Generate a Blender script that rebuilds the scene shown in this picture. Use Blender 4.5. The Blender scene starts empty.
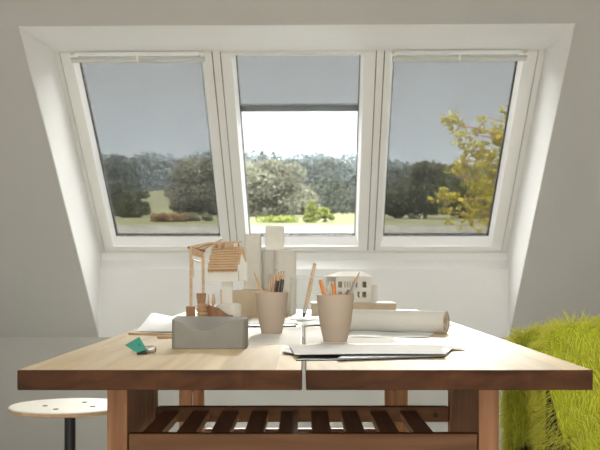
import bpy, bmesh, math, random
import numpy as np
from mathutils import Vector, Matrix, noise
random.seed(7); rng = np.random.default_rng(7)
PI = math.pi
sc = bpy.context.scene
COL = sc.collection
H = 1.105            # eye height
F = 1045.0           # focal length in pixels
CX = 303.0; CY = 271.0
TT = 0.96            # table top height
EYE_T = H - TT

def tp(px, py, dz=0.0):
    d = EYE_T * F / (py - CY)
    return Vector(((px - CX) * d / F, d, TT + dz))
def mp(px, py, d):
    return Vector(((px - CX) * d / F, d, H - (py - CY) * d / F))

# ------------------------------------------------------------- materials
def nmat(name):
    m = bpy.data.materials.new(name); m.use_nodes = True
    nt = m.node_tree; nt.nodes.clear()
    out = nt.nodes.new('ShaderNodeOutputMaterial')
    return m, nt, out
def pbr(name, col, rough=0.6, noise_amt=0.06, nscale=12.0, bump=0.0, bscale=60.0, metal=0.0, spec=0.5, sub=0.0, trans=0.0, sheen=0.0, island=0.0):
    m, nt, out = nmat(name)
    b = nt.nodes.new('ShaderNodeBsdfPrincipled')
    nt.links.new(b.outputs[0], out.inputs[0])
    b.inputs['Roughness'].default_value = rough
    b.inputs['Metallic'].default_value = metal
    b.inputs['Specular IOR Level'].default_value = spec
    tc = nt.nodes.new('ShaderNodeTexCoord')
    n = nt.nodes.new('ShaderNodeTexNoise'); n.inputs['Scale'].default_value = nscale; n.inputs['Detail'].default_value = 4
    nt.links.new(tc.outputs['Object'], n.inputs['Vector'])
    r = nt.nodes.new('ShaderNodeValToRGB')
    c = np.array(col)
    r.color_ramp.elements[0].position = .3; r.color_ramp.elements[1].position = .7
    r.color_ramp.elements[0].color = (*np.clip(c * (1 - noise_amt), 0, 1), 1)
    r.color_ramp.elements[1].color = (*np.clip(c * (1 + noise_amt), 0, 1), 1)
    nt.links.new(n.outputs['Fac'], r.inputs['Fac'])
    src = r.outputs[0]
    if island > 0:
        g = nt.nodes.new('ShaderNodeNewGeometry')
        mr = nt.nodes.new('ShaderNodeMapRange'); mr.inputs['To Min'].default_value = 1 - island; mr.inputs['To Max'].default_value = 1 + island
        nt.links.new(g.outputs['Random Per Island'], mr.inputs['Value'])
        mx = nt.nodes.new('ShaderNodeVectorMath'); mx.operation = 'SCALE'
        nt.links.new(src, mx.inputs[0]); nt.links.new(mr.outputs[0], mx.inputs['Scale'])
        src = mx.outputs[0]
    nt.links.new(src, b.inputs['Base Color'])
    if bump > 0:
        n2 = nt.nodes.new('ShaderNodeTexNoise'); n2.inputs['Scale'].default_value = bscale; n2.inputs['Detail'].default_value = 3
        nt.links.new(tc.outputs['Object'], n2.inputs['Vector'])
        bp = nt.nodes.new('ShaderNodeBump'); bp.inputs['Strength'].default_value = bump; bp.inputs['Distance'].default_value = .003
        nt.links.new(n2.outputs['Fac'], bp.inputs['Height']); nt.links.new(bp.outputs[0], b.inputs['Normal'])
    if trans > 0:
        t = nt.nodes.new('ShaderNodeBsdfTranslucent')
        nt.links.new(src, t.inputs['Color'])
        mix = nt.nodes.new('ShaderNodeMixShader'); mix.inputs[0].default_value = trans
        nt.links.new(b.outputs[0], mix.inputs[1]); nt.links.new(t.outputs[0], mix.inputs[2])
        nt.links.new(mix.outputs[0], out.inputs[0])
    return m
def wood(name, c1, c2, axis='Y', rough=0.45, scale=9.0, stretch=9.0, spec=0.5, boards=None):
    m, nt, out = nmat(name)
    b = nt.nodes.new('ShaderNodeBsdfPrincipled'); nt.links.new(b.outputs[0], out.inputs[0])
    b.inputs['Roughness'].default_value = rough; b.inputs['Specular IOR Level'].default_value = spec
    tc = nt.nodes.new('ShaderNodeTexCoord'); mp_ = nt.nodes.new('ShaderNodeMapping')
    s = [scale * stretch] * 3; s['XYZ'.index(axis)] = scale
    mp_.inputs['Scale'].default_value = s
    nt.links.new(tc.outputs['Object'], mp_.inputs[0])
    n = nt.nodes.new('ShaderNodeTexNoise'); n.inputs['Scale'].default_value = 1.0; n.inputs['Detail'].default_value = 5; n.inputs['Distortion'].default_value = .8
    nt.links.new(mp_.outputs[0], n.inputs['Vector'])
    r = nt.nodes.new('ShaderNodeValToRGB'); r.color_ramp.elements[0].position = .32; r.color_ramp.elements[1].position = .68
    r.color_ramp.elements[0].color = (*c1, 1); r.color_ramp.elements[1].color = (*c2, 1)
    nt.links.new(n.outputs['Fac'], r.inputs['Fac'])
    src = r.outputs[0]
    if boards:      # staves of slightly different tone across an axis
        ax, w = boards
        sep = nt.nodes.new('ShaderNodeSeparateXYZ'); nt.links.new(tc.outputs['Object'], sep.inputs[0])
        d = nt.nodes.new('ShaderNodeMath'); d.operation = 'DIVIDE'; d.inputs[1].default_value = w
        nt.links.new(sep.outputs['XYZ'.index(ax)], d.inputs[0])
        fl = nt.nodes.new('ShaderNodeMath'); fl.operation = 'FLOOR'; nt.links.new(d.outputs[0], fl.inputs[0])
        wn = nt.nodes.new('ShaderNodeTexWhiteNoise'); wn.noise_dimensions = '1D'; nt.links.new(fl.outputs[0], wn.inputs['W'])
        mr = nt.nodes.new('ShaderNodeMapRange'); mr.inputs['To Min'].default_value = .82; mr.inputs['To Max'].default_value = 1.12
        nt.links.new(wn.outputs['Value'], mr.inputs['Value'])
        sm = nt.nodes.new('ShaderNodeVectorMath'); sm.operation = 'SCALE'
        nt.links.new(src, sm.inputs[0]); nt.links.new(mr.outputs[0], sm.inputs['Scale']); src = sm.outputs[0]
    nt.links.new(src, b.inputs['Base Color'])
    return m

M = {}
M['paint_wall'] = pbr('wall paint grey', (.56, .552, .515), .9, .015, 2.0, .05, 200)
M['paint_lining'] = pbr('white lining paint', (.88, .875, .85), .55, .01, 3.0, .04, 150)
M['sash'] = pbr('white sash lacquer', (.85, .84, .79), .35, .01, 4.0)
M['sash_white'] = pbr('bright sash bead', (.93, .93, .92), .3, .01, 4.0)
M['seal'] = pbr('dark rubber seal', (.008, .008, .007), .8, .1, spec=.1)
M['gapline'] = pbr('brown joint', (.05, .04, .03), .8, .1)
M['bar_metal'] = pbr('matt light metal', (.62, .62, .57), .35, .03, 8, metal=.3)
M['floor'] = wood('pale floor boards', (.62, .60, .56), (.72, .70, .66), 'Y', .5, 2, 12, boards=('X', .14))
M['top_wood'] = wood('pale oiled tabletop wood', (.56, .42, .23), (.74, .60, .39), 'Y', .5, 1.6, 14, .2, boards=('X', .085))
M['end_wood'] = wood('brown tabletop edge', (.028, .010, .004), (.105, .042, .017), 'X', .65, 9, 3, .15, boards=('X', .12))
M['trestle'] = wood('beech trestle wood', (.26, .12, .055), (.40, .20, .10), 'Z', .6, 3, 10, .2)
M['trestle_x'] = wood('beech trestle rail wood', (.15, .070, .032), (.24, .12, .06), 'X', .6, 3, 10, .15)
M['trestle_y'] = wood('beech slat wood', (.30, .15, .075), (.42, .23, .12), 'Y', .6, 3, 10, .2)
M['black'] = pbr('black powder coat', (.012, .012, .012), .45, .1)
M['blackseat'] = pbr('black shell', (.010, .010, .008), .7, .1)
M['stoolseat'] = pbr('pale laminate stool seat', (.80, .78, .70), .4, .02, 9)
M['ply'] = wood('plywood edge', (.42, .27, .14), (.58, .40, .24), 'X', .5, 30, 4)
M['porcelain'] = pbr('matt greige porcelain', (.66, .55, .45), .5, .02, 20, trans=.3)
M['concrete'] = pbr('matt grey clay', (.25, .245, .215), .8, .04, 40, .2, 300)
M['paper'] = pbr('white paper', (.85, .86, .86), .7, .01, 10, trans=.15)
M['paper_warm'] = pbr('warm white paper', (.80, .78, .72), .7, .02, 10, trans=.15)
M['greypaper'] = pbr('grey card', (.24, .26, .29), .5, .03, 10)
M['blackcard'] = pbr('black card', (.02, .02, .022), .5, .03, 10)
M['board'] = pbr('white model board', (.84, .82, .76), .6, .02, 15, trans=.1)
M['foam'] = pbr('pale foam model block', (.80, .785, .735), .8, .03, 60, .2, 300, trans=.3)
M['card'] = pbr('kraft tan card', (.66, .55, .41), .8, .04, 40, trans=.1)
M['balsa'] = wood('balsa sticks', (.62, .42, .25), (.78, .58, .38), 'X', .6, 20, 6)
M['balsa_d'] = wood('darker balsa', (.42, .24, .13), (.56, .35, .20), 'Z', .6, 20, 6)
M['brown'] = wood('brown wooden model', (.24, .11, .05), (.38, .20, .10), 'Z', .6, 14, 6)
M['pencilwood'] = pbr('pencil wood', (.62, .40, .24), .5, .05, 50)
M['orange'] = pbr('orange pencil paint', (.72, .26, .07), .4, .05, 50)
M['steel'] = pbr('brushed steel', (.55, .55, .53), .3, .05, 50, metal=.8)
M['graphite'] = pbr('graphite', (.05, .05, .05), .4, .1)
M['teal'] = pbr('teal green card', (.05, .32, .25), .5, .03, 20)
M['teal_d'] = pbr('dark teal print', (.03, .20, .15), .5, .03, 20)
M['fur'] = pbr('lime green fur', (.90, .90, .20), .6, .10, 6, trans=.55, island=.2)
M['furskin'] = pbr('lime pelt hide', (.40, .46, .02), .9, .1, 20)

def glass_mat():
    m, nt, out = nmat('thin clear glass')
    t = nt.nodes.new('ShaderNodeBsdfTransparent'); t.inputs[0].default_value = (.97, .98, .98, 1)
    g = nt.nodes.new('ShaderNodeBsdfGlossy'); g.inputs['Roughness'].default_value = .02
    lw = nt.nodes.new('ShaderNodeFresnel'); lw.inputs['IOR'].default_value = 1.3
    mx = nt.nodes.new('ShaderNodeMixShader')
    nt.links.new(lw.outputs[0], mx.inputs[0]); nt.links.new(t.outputs[0], mx.inputs[1]); nt.links.new(g.outputs[0], mx.inputs[2])
    nt.links.new(mx.outputs[0], out.inputs[0]); return m
M['glass'] = glass_mat()
def jar_mat(base):
    m, nt, out = nmat('jar glass'); t = nt.nodes.new('ShaderNodeBsdfTransparent'); t.inputs[0].default_value = (.97, .98, .97, 1)
    d = nt.nodes.new('ShaderNodeBsdfPrincipled'); d.inputs['Base Color'].default_value = (.85, .86, .83, 1); d.inputs['Roughness'].default_value = .15
    lw = nt.nodes.new('ShaderNodeLayerWeight'); lw.inputs['Blend'].default_value = .2
    mr = nt.nodes.new('ShaderNodeMapRange'); mr.inputs['To Min'].default_value = base; mr.inputs['To Max'].default_value = .75; nt.links.new(lw.outputs['Facing'], mr.inputs['Value'])
    mx = nt.nodes.new('ShaderNodeMixShader'); nt.links.new(mr.outputs[0], mx.inputs[0]); nt.links.new(t.outputs[0], mx.inputs[1]); nt.links.new(d.outputs[0], mx.inputs[2]); nt.links.new(mx.outputs[0], out.inputs[0]); return m
M['jar'] = jar_mat(.06); M['glass_edge'] = jar_mat(.5)
def screen_mat(T=.575):
    m, nt, out = nmat('woven grey awning mesh')
    t = nt.nodes.new('ShaderNodeBsdfTransparent'); t.inputs[0].default_value = (T * 1.0, T * .99, T * .975, 1)
    d = nt.nodes.new('ShaderNodeBsdfDiffuse')
    tc = nt.nodes.new('ShaderNodeTexCoord')
    w = nt.nodes.new('ShaderNodeTexNoise'); mpn = nt.nodes.new('ShaderNodeMapping'); mpn.inputs['Scale'].default_value = (5, 160, 5)
    nt.links.new(tc.outputs['Object'], mpn.inputs[0]); nt.links.new(mpn.outputs[0], w.inputs['Vector']); w.inputs['Scale'].default_value = 1
    r = nt.nodes.new('ShaderNodeValToRGB'); r.color_ramp.elements[0].color = (.004, .0042, .0043, 1); r.color_ramp.elements[1].color = (.007, .0074, .0076, 1)
    nt.links.new(w.outputs['Fac'], r.inputs[0]); nt.links.new(r.outputs[0], d.inputs[0])
    a = nt.nodes.new('ShaderNodeAddShader'); nt.links.new(t.outputs[0], a.inputs[0]); nt.links.new(d.outputs[0], a.inputs[1])
    nt.links.new(a.outputs[0], out.inputs[0]); return m
M['screen'] = screen_mat()

# ------------------------------------------------------------- mesh helpers
class MB:
    def __init__(s): s.v = []; s.f = []; s.m = []
    def box(s, lo, hi, mi=0, mat=None):
        b = len(s.v)
        for z in (lo[2], hi[2]):
            for x, y in ((lo[0], lo[1]), (hi[0], lo[1]), (hi[0], hi[1]), (lo[0], hi[1])):
                p = Vector((x, y, z)); s.v.append(tuple(mat @ p) if mat else tuple(p))
        for q in ((3, 2, 1, 0), (4, 5, 6, 7), (0, 1, 5, 4), (1, 2, 6, 5), (2, 3, 7, 6), (3, 0, 4, 7)):
            s.f.append([b + i for i in q]); s.m.append(mi)
        return s
    def poly(s, pts, mi=0):
        b = len(s.v); s.v += [tuple(p) for p in pts]; s.f.append(list(range(b, b + len(pts)))); s.m.append(mi); return s
    def tube(s, pts, rs, n=10, mi=0, cap=True):
        pts = [Vector(p) for p in pts]
        if not hasattr(rs, '__len__'): rs = [rs] * len(pts)
        rings = []; prev = None
        for i, p in enumerate(pts):
            d = (pts[min(i + 1, len(pts) - 1)] - pts[max(i - 1, 0)]).normalized()
            a = prev if prev is not None else (Vector((0, 0, 1)) if abs(d.z) < .9 else Vector((1, 0, 0)))
            u = (a - d * a.dot(d)).normalized(); w = d.cross(u); prev = u
            b = len(s.v)
            for k in range(n):
                t = 2 * PI * k / n; s.v.append(tuple(p + rs[i] * (math.cos(t) * u + math.sin(t) * w)))
            rings.append(b)
        for a, b in zip(rings, rings[1:]):
            for k in range(n):
                s.f.append([a + k, a + (k + 1) % n, b + (k + 1) % n, b + k]); s.m.append(mi)
        if cap:
            s.f.append([rings[0] + k for k in range(n)][::-1]); s.m.append(mi)
            s.f.append([rings[-1] + k for k in range(n)]); s.m.append(mi)
        return s
    def lathe(s, prof, c=(0, 0), n=40, mi=0):
        rings = []
        for r, z in prof:
            b = len(s.v)
            for k in range(n):
                t = 2 * PI * k / n; s.v.append((c[0] + r * math.cos(t), c[1] + r * math.sin(t), z))
            rings.append(b)
        for a, b in zip(rings, rings[1:]):
            for k in range(n):
                s.f.append([a + k, a + (k + 1) % n, b + (k + 1) % n, b + k]); s.m.append(mi)
        s.f.append([rings[0] + k for k in range(n)][::-1]); s.m.append(mi)
        s.f.append([rings[-1] + k for k in range(n)]); s.m.append(mi)
        return s
    def prism(s, pts, lo, hi, axis='y', mi=0):
        """pts 2D; extruded along axis from lo to hi"""
        b = len(s.v); n = len(pts)
        for t in (lo, hi):
            for p in pts:
                s.v.append({'y': (p[0], t, p[1]), 'x': (t, p[0], p[1]), 'z': (p[0], p[1], t)}[axis])
        s.f.append(list(range(b, b + n))[::-1]); s.m.append(mi); s.f.append(list(range(b + n, b + 2 * n))); s.m.append(mi)
        for i in range(n):
            j = (i + 1) % n; s.f.append([b + i, b + j, b + n + j, b + n + i]); s.m.append(mi)
        return s
    def build(s, name, mats, parent=None, loc=None, bevel=0, smooth=False, mw=None):
        me = bpy.data.meshes.new(name); me.from_pydata(s.v, [], s.f)
        if not isinstance(mats, (list, tuple)): mats = [mats]
        for m in mats: me.materials.append(m)
        me.polygons.foreach_set('material_index', s.m)
        if smooth: me.polygons.foreach_set('use_smooth', [True] * len(s.f))
        bm = bmesh.new(); bm.from_mesh(me); bmesh.ops.recalc_face_normals(bm, faces=bm.faces); bm.to_mesh(me); bm.free()
        o = bpy.data.objects.new(name, me); COL.objects.link(o)
        if smooth:
            try: me.set_sharp_from_angle(angle=math.radians(40))
            except Exception: pass
        if mw is not None: o.matrix_world = mw
        if loc is not None: o.location = loc
        if parent is not None: o.parent = parent
        if bevel:
            md = o.modifiers.new('bevel', 'BEVEL'); md.width = bevel; md.segments = 2; md.limit_method = 'ANGLE'
        return o
def raw(name, V, Fc, mats, parent=None, mi=None, smooth=False):
    """fast mesh from numpy arrays, all faces same vertex count"""
    me = bpy.data.meshes.new(name); V = np.asarray(V, dtype=np.float32); Fc = np.asarray(Fc, dtype=np.int32)
    me.vertices.add(len(V)); me.vertices.foreach_set('co', V.ravel())
    k = Fc.shape[1]; me.loops.add(Fc.size); me.loops.foreach_set('vertex_index', Fc.ravel())
    me.polygons.add(len(Fc)); me.polygons.foreach_set('loop_start', np.arange(0, Fc.size, k, dtype=np.int32))
    if not isinstance(mats, (list, tuple)): mats = [mats]
    for m in mats: me.materials.append(m)
    if mi is not None: me.polygons.foreach_set('material_index', np.asarray(mi, dtype=np.int32))
    if smooth: me.polygons.foreach_set('use_smooth', np.ones(len(Fc), dtype=bool))
    me.update(calc_edges=True); me.validate()
    o = bpy.data.objects.new(name, me); COL.objects.link(o)
    if parent is not None: o.parent = parent
    return o
def tag(o, label, cat, group=None, kind=None):
    o['label'] = label; o['category'] = cat
    if group: o['group'] = group
    if kind: o['kind'] = kind
    return o
def empty(name, loc=(0, 0, 0), rz=0):
    o = bpy.data.objects.new(name, None); COL.objects.link(o); o.location = loc; o.rotation_euler = (0, 0, rz)
    o.empty_display_size = .05; return o

# ------------------------------------------------------------- room shell
YAW = math.radians(-1.2)
RM = Matrix.Translation((-.018, 5.3, 0)) @ Matrix.Rotation(YAW, 4, 'Z') @ Matrix.Translation((0, -5.3, 0))
def struct(name, mb, m, bevel=0):
    o = mb.build(name, m, bevel=bevel, mw=RM); o['kind'] = 'structure'; return o
RW = 3.0; YB = 6.21; RU = 1.216
zt0 = H + 1.078; y0 = 4.58; zb0 = .71
slope = (zt0 - zb0) / (YB - y0)
ZC = 2.95; yc = y0 - (ZC - zt0) / slope
YR = -2.6
struct('floor', MB().box((-RW - .1, YR - .1, -.1), (RW + .1, YB + .1, 0)), M['floor'])
struct('wall_back', MB().box((-RU, YB, zb0), (RU, YB + .02, H + .012)), M['paint_lining'])
struct('wall_left', MB().box((-RW - .1, YR - .1, 0), (-RW, YB + .1, ZC)), M['paint_wall'])
struct('wall_right', MB().box((RW, YR - .1, 0), (RW + .1, YB + .1, ZC)), M['paint_wall'])
struct('wall_front', MB().box((-RW, YR - .1, 0), (RW, YR, ZC)), M['paint_wall'])
c = MB()
th = .03
def slab(x0, x1, ya, yb):   # piece of the sloping ceiling between two depths
    za = zt0 + (y0 - ya) * slope; zb = zt0 + (y0 - yb) * slope
    c.prism([(ya, za), (yb, zb), (yb + th, zb + th), (ya + th, za + th)], x0, x1, 'x')
slab(-RW, -RU - .003, y0, YB); slab(RU + .003, RW, y0, YB); slab(-RW, RW, yc, y0 - .0008)
c.box((-RW, YR, ZC), (RW, yc + .03, ZC + .03))
struct('ceiling', c, M['paint_wall'])
struct('wall_knee', MB().box((-RW, YB, 0), (RW, YB + .02, zb0)), M['paint_wall'])
# niche linings
yT, zT = 5.165, H + 1.092; yB_, zB_ = 6.25, H + .111
for i, sx in enumerate((-1, 1)):
    pts = [(y0, zt0), (YB, zb0), (YB, H + .012), (yB_ + .09, zB_ + .0), (yB_ + .09, zB_ + .1), (yT + .11, zT + .11), (yT, zT + .01)]
    b = MB().prism(pts, sx * RU, sx * (RU + .005), 'x')
    struct('trim_%d' % (i + 1), b, M['paint_lining'])
b = MB().prism([(y0, zt0), (yT, zT), (yT + .1, zT + .02), (yT + .12, zT + .12), (y0 + .02, zt0 + .03)], -RU, RU, 'x')
struct('trim_3', b, M['paint_lining'])
# lower lining: frame foot, sloping sill strip
b = MB().prism([(6.25, H + .108), (6.25, H + .064), (YB, H + .012), (YB + .02, H + .0), (6.44, H + .0), (6.44, H + .19), (6.325, H + .192)], -RU, RU, 'x')
struct('trim_4', b, M['paint_lining'])

# ------------------------------------------------------------- roof windows
L = math.hypot(yB_ - yT, zT - zB_)
vy, vz = (yT - yB_) / L, (zT - zB_) / L
# local frame: x = across, y = up the slope, z = towards the room
LM = Matrix(((1, 0, 0, 0), (0, vy, -vz, yB_), (0, vz, vy * 1.0, zB_), (0, 0, 0, 1)))
LM = RM @ LM
def win(idx, f0, f1, s0, s1, g0, g1, vent):
    r = empty('window_%d' % idx); r.matrix_world = LM; r['kind'] = 'structure'
    D = .10
    # outer frame
    fr = MB()
    a, b_ = f0, f1
    zt = L
    z0 = -.10
    fr.box((a, -.0, z0), (s0 - .0045, zt, -.004)).box((s1 + .0045, 0, z0), (b_, zt, -.004))
    fr.box((s0 - .003, -.004, z0), (s1 + .003, .004, -.004)).box((s0 - .003, zt - .012, z0), (s1 + .003, zt, -.004))
    fr.build('frame', M['sash'], r, bevel=.0015)
    gp = MB()
    gp.box((s0 - .0045, .004, -.03), (s0, zt - .012, -.012)).box((s1, .004, -.03), (s1 + .0045, zt - .012, -.012)).box((s0, .0045, -.03), (s1, .0105, -.012))
    gp.build('joint', M['gapline'], r)
    # sash: flat face then bevel to the pane
    vb, vt = .051, zt - .030
    gb, gt = .088, zt - .050
    sh = MB()
    gi0, gi1 = g0, g1
    bw = .016
    o4 = [(s0, .0105), (s1, .0105), (s1, zt - .012), (s0, zt - .012)]
    i4 = [(gi0 - bw, vb), (gi1 + bw, vb), (gi1 + bw, vt), (gi0 - bw, vt)]
    for k in range(4):
        j = (k + 1) % 4
        sh.poly([(*o4[k], 0), (*o4[j], 0), (*i4[j], 0), (*i4[k], 0)], 0)
        sh.poly([(*o4[k], 0), (*o4[k], -.045), (*o4[j], -.045), (*o4[j], 0)], 0)
    sh.build('sash', M['sash'], r)
    g4 = [(gi0, gb), (gi1, gb), (gi1, gt), (gi0, gt)]
    bd = MB()
    for k in range(4):
        j = (k + 1) % 4
        bd.poly([(*i4[k], 0), (*i4[j], 0), (*i4[j], -.012), (*i4[k], -.012)], 0)
        bd.poly([(*i4[k], -.012), (*i4[j], -.012), (*g4[j], -.05), (*g4[k], -.05)], 0)
    bd.build('glazing_bead', M['sash_white'], r)
    q = .004
    q4 = [(gi0 + q, gb + q), (gi1 - q, gb + q), (gi1 - q, gt - q), (gi0 + q, gt - q)]
    sl = MB()
    o4_ = [(x, y - .026 if k < 2 else y) for k, (x, y) in enumerate(q4)]
    for k in range(4):
        j = (k + 1) % 4
        sl.poly([(*g4[k], -.05), (*g4[j], -.05), (*q4[j], -.052), (*q4[k], -.052)], 0)
        sl.poly([(*q4[k], -.052), (*q4[j], -.052), (*o4_[j], -.085), (*o4_[k], -.085)], 0)
    sl.build('seal', M['seal'], r)
    cl = MB(); cz0, cz1 = -.092, -.084
    cl.box((f0, -.004, cz0), (gi0 + .002, zt, cz1)).box((gi1 - .002, -.004, cz0), (f1, zt, cz1)).box((gi0, -.004, cz0), (gi1, gb - .018, cz1)).box((gi0, gt - .004, cz0), (gi1, zt, cz1))
    cl.build('cladding', M['seal'], r)
    MB().box((gi0, gb, -.060), (gi1, gt, -.056)).build('pane', M['glass'], r)
    if vent:
        v0, v1 = s0 + .055, s1 - .035
        if idx == 3: v0, v1 = s0 + .035, s1 - .055
        vb_ = MB().box((v0, zt - .052, .012), (v1, zt - .024, .030)).build('ventilation_bar', M['bar_metal'], r, bevel=.004)
        vb_['label'] = 'light metal ventilation bar'
        MB().box((v0 + .01, zt - .026, .001), (v1 - .03, zt - .004, .008)).build('ventilation_flap', M['sash_white'], r)
        for x in (v0, v1 - .02): MB().box((x, zt - .054, 0), (x + .02, zt - .008, .02)).build('bracket', M['sash'], vb_, bevel=.002)
        xm = (v0 + v1) / 2
        MB().box((xm - .006, zt - .045, .025), (xm + .006, zt - .014, .036)).build('catch', M['sash'], vb_, bevel=.002)
    return r
win(1, -RU, -.407, -1.190, -.434, -1.116, -.494, True)
win(2, -.407, .407, -.388, .382, -.319, .308, False)
win(3, .407, RU, .427, 1.180, .474, 1.098, True)
# outside awning blinds
def blind(x0, x1, v_low, label, bar):
    r = empty('awning_blind'); r.matrix_world = LM
    tag(r, label, 'blind', 'grey mesh awning blinds outside the roof windows')
    MB().box((x0, v_low, -.1005), (x1, L + .02, -.0995)).build('mesh_fabric', M['screen'], r)
    MB().box((x0, L - .02, -.13), (x1, L + .04, -.092)).build('cassette', M['seal'], r)
    b = MB().box((x0, v_low - .042, -.112), (x1, v_low, -.094)).build('bottom_bar', M['blackseat'], r, bevel=.003)
    for s in (x0 + .003, x1 - .009): MB().box((s, v_low - .03, -.094), (s + .006, v_low - .005, -.09)).build('guide', M['steel'], b)
    return r
blind(-1.15, -.46, .045, 'grey mesh awning blind covering the whole left roof window', 1)
blind(-.34, .34, 1.04, 'grey mesh awning blind lowered only partway over the middle roof window', 1)
blind(.46, 1.14, .045, 'grey mesh awning blind covering the whole right roof window', 1)

# ------------------------------------------------------------- worktable
YF, YE = 1.53, 3.92
def tabletop(x0, x1, label):
    xm = (x0 + x1) / 2
    b = MB().box((x0 - xm, 0, -.0295), (x1 - xm, YE - YF, 0))
    # front, back and side faces carry the darker edge
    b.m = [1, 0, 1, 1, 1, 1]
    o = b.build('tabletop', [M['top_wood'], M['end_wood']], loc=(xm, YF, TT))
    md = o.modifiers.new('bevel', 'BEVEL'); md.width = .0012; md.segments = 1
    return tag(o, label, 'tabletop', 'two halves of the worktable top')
tabletop(-.4185, -.0012, 'pale wooden tabletop half left of the narrow gap, with the green card on it')
tabletop(.0045, .4246, 'pale wooden tabletop half right of the narrow gap, nearer the lime green fur')
def trestle(xc, ya, yb, label, w=.70, zs=H - .291):
    r = empty('trestle', (xc, (ya + yb) / 2, 0)); hd = (yb - ya) / 2; hw = w / 2
    tag(r, label, 'trestle', 'trestles carrying the worktable')
    zt = TT - .0295
    for sx in (-1, 1):
        for sy in (-1, 1):
            y = sy * (hd - .018)
            MB().box((sx * hw - (0.036 if sx > 0 else 0), y - .018, 0), (sx * hw + (0 if sx > 0 else .036), y + .018, zt)).build('leg', M['trestle'], r, bevel=.002)
        p = MB()
        xi = sx * (hw - .022)
        n = 6; y_a = -hd + .036; y_b = hd - .036; st = (y_b - y_a) / n
        for k in range(n):
            p.box((xi - .010, y_a + k * st + .001, zt - .19), (xi + .010, y_a + (k + 1) * st - .001, zt))
        p.build('side_panel', M['trestle'], r, bevel=.001)
    iw = hw - .038
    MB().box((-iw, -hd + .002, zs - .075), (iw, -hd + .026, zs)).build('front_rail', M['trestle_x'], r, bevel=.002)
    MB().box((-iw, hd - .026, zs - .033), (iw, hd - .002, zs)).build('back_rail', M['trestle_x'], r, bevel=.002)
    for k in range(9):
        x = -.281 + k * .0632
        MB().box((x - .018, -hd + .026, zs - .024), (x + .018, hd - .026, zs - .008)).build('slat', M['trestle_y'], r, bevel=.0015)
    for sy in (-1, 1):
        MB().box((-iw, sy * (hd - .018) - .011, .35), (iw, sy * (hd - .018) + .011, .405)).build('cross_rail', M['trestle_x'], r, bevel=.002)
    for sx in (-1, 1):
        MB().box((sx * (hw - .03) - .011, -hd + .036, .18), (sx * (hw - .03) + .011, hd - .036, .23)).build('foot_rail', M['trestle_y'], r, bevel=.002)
    mbt = MB().tube([(iw - .028, hd - .0265, zs - .018), (iw - .028, hd - .031, zs - .018)], .0045, 10); mbt.build('bolt', M['black'], r)
    return r
trestle(0.0, 1.866, 2.265, 'wooden trestle with slatted shelf under the near end of the table')
trestle(-.028, 3.06, 3.48, 'wooden trestle under the far end of the table, legs seen below the tabletop', .67, .583)

# ------------------------------------------------------------- stool
r = empty('stool', (-.700, 3.14, 0)); zs = H - .403
tag(r, 'round white stool with black central post left of the table', 'stool')
s = MB(); R0 = .180
s.lathe([(R0 - .004, zs - .014), (R0, zs - .011), (R0, zs - .003), (R0 - .003, zs), (.0005, zs)], n=64)
s.m = [1 if i < 128 else 0 for i in range(len(s.f))]; s.m[-1] = 0; s.m[-2] = 1
s.build('seat', [M['stoolseat'], M['ply']], r, smooth=True)
for px_, py_ in ((-.070, -.02), (-.02, -.095), (.03, .065), (.075, -.035)):
    MB().lathe([(.008, zs - .001), (.008, zs + .0012), (.004, zs + .002)], (px_, py_), 14).build('bolt', M['gapline'], r)
MB().lathe([(.055, zs - .022), (.055, zs - .0145)], n=32).build('mounting_plate', M['black'], r)
MB().lathe([(.0165, .30), (.0165, zs - .022)], n=24).build('post', M['black'], r, smooth=True)
MB().lathe([(.026, .22), (.026, .42)], n=24).build('sleeve', M['black'], r, smooth=True)
for k in range(4):
    a = PI / 4 + k * PI / 2
    MB().tube([(.02 * math.cos(a), .02 * math.sin(a), .34), (.10 * math.cos(a), .10 * math.sin(a), .24), (.22 * math.cos(a), .22 * math.sin(a), .012)], .011, 10).build('leg', M['black'], r, smooth=True)
ring = [(.15 * math.cos(t * PI / 16), .15 * math.sin(t * PI / 16), .16) for t in range(33)]
MB().tube(ring, .007, 8, cap=False).build('foot_ring', M['black'], r, smooth=True)

# ------------------------------------------------------------- tub chair and fur
def upath(n=90, ext=0.0):
    """plan path of the tub: near arm, round back, far arm"""
    P = []; yn, yf, xe = 2.14, 2.60, .86; rr = (yf - yn) / 2
    la = xe - (.50 - ext); lc = PI * rr; lb = xe - (.53 - ext); T = la + lc + lb
    for i in range(n + 1):
        s = T * i / n
        if s < la: p = Vector((.50 - ext + s, yn)); nn = Vector((0, -1))
        elif s < la + lc:
            a = (s - la) / rr; p = Vector((xe + rr * math.sin(a), yn + rr - rr * math.cos(a))); nn = Vector((math.sin(a), -math.cos(a)))
        else: p = Vector((xe - (s - la - lc), yf)); nn = Vector((0, 1))
        P.append((p, nn, s / T))
    return P
chair = empty('tub_chair', (.80, 2.37, 0))
tag(chair, 'tall black tub chair under a lime green fur, beside the table', 'chair')
def rel(v): return (v[0] - .80, v[1] - 2.37, v[2])
def rimz(s): return .978 - .11 * math.sin(PI * min(1, max(0, (s - .02) * 1.04))) ** 1.1 - .034 * min(1, max(0, (s - .5) / .25)) + .012 * math.exp(-((s - .12) / .06) ** 2)
sh = MB(); P = upath(70); prof = [(-.012, .62), (.012, .62), (.014, None), (.008, 1), (-.008, 1), (-.014, None)]
rings = []
for p, nn, s in P:
    b = len(sh.v); rz = rimz(s)
    tip = min(s, 1 - s); drop = .05 * max(0, 1 - tip / .05) ** 2
    for off, z in prof:
        zz = .62 if z == .62 else (rz - .01 - drop if z is None else rz - drop)
        q = p + nn * off; sh.v.append(rel((q.x, q.y, zz)))
    rings.append(b)
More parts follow.
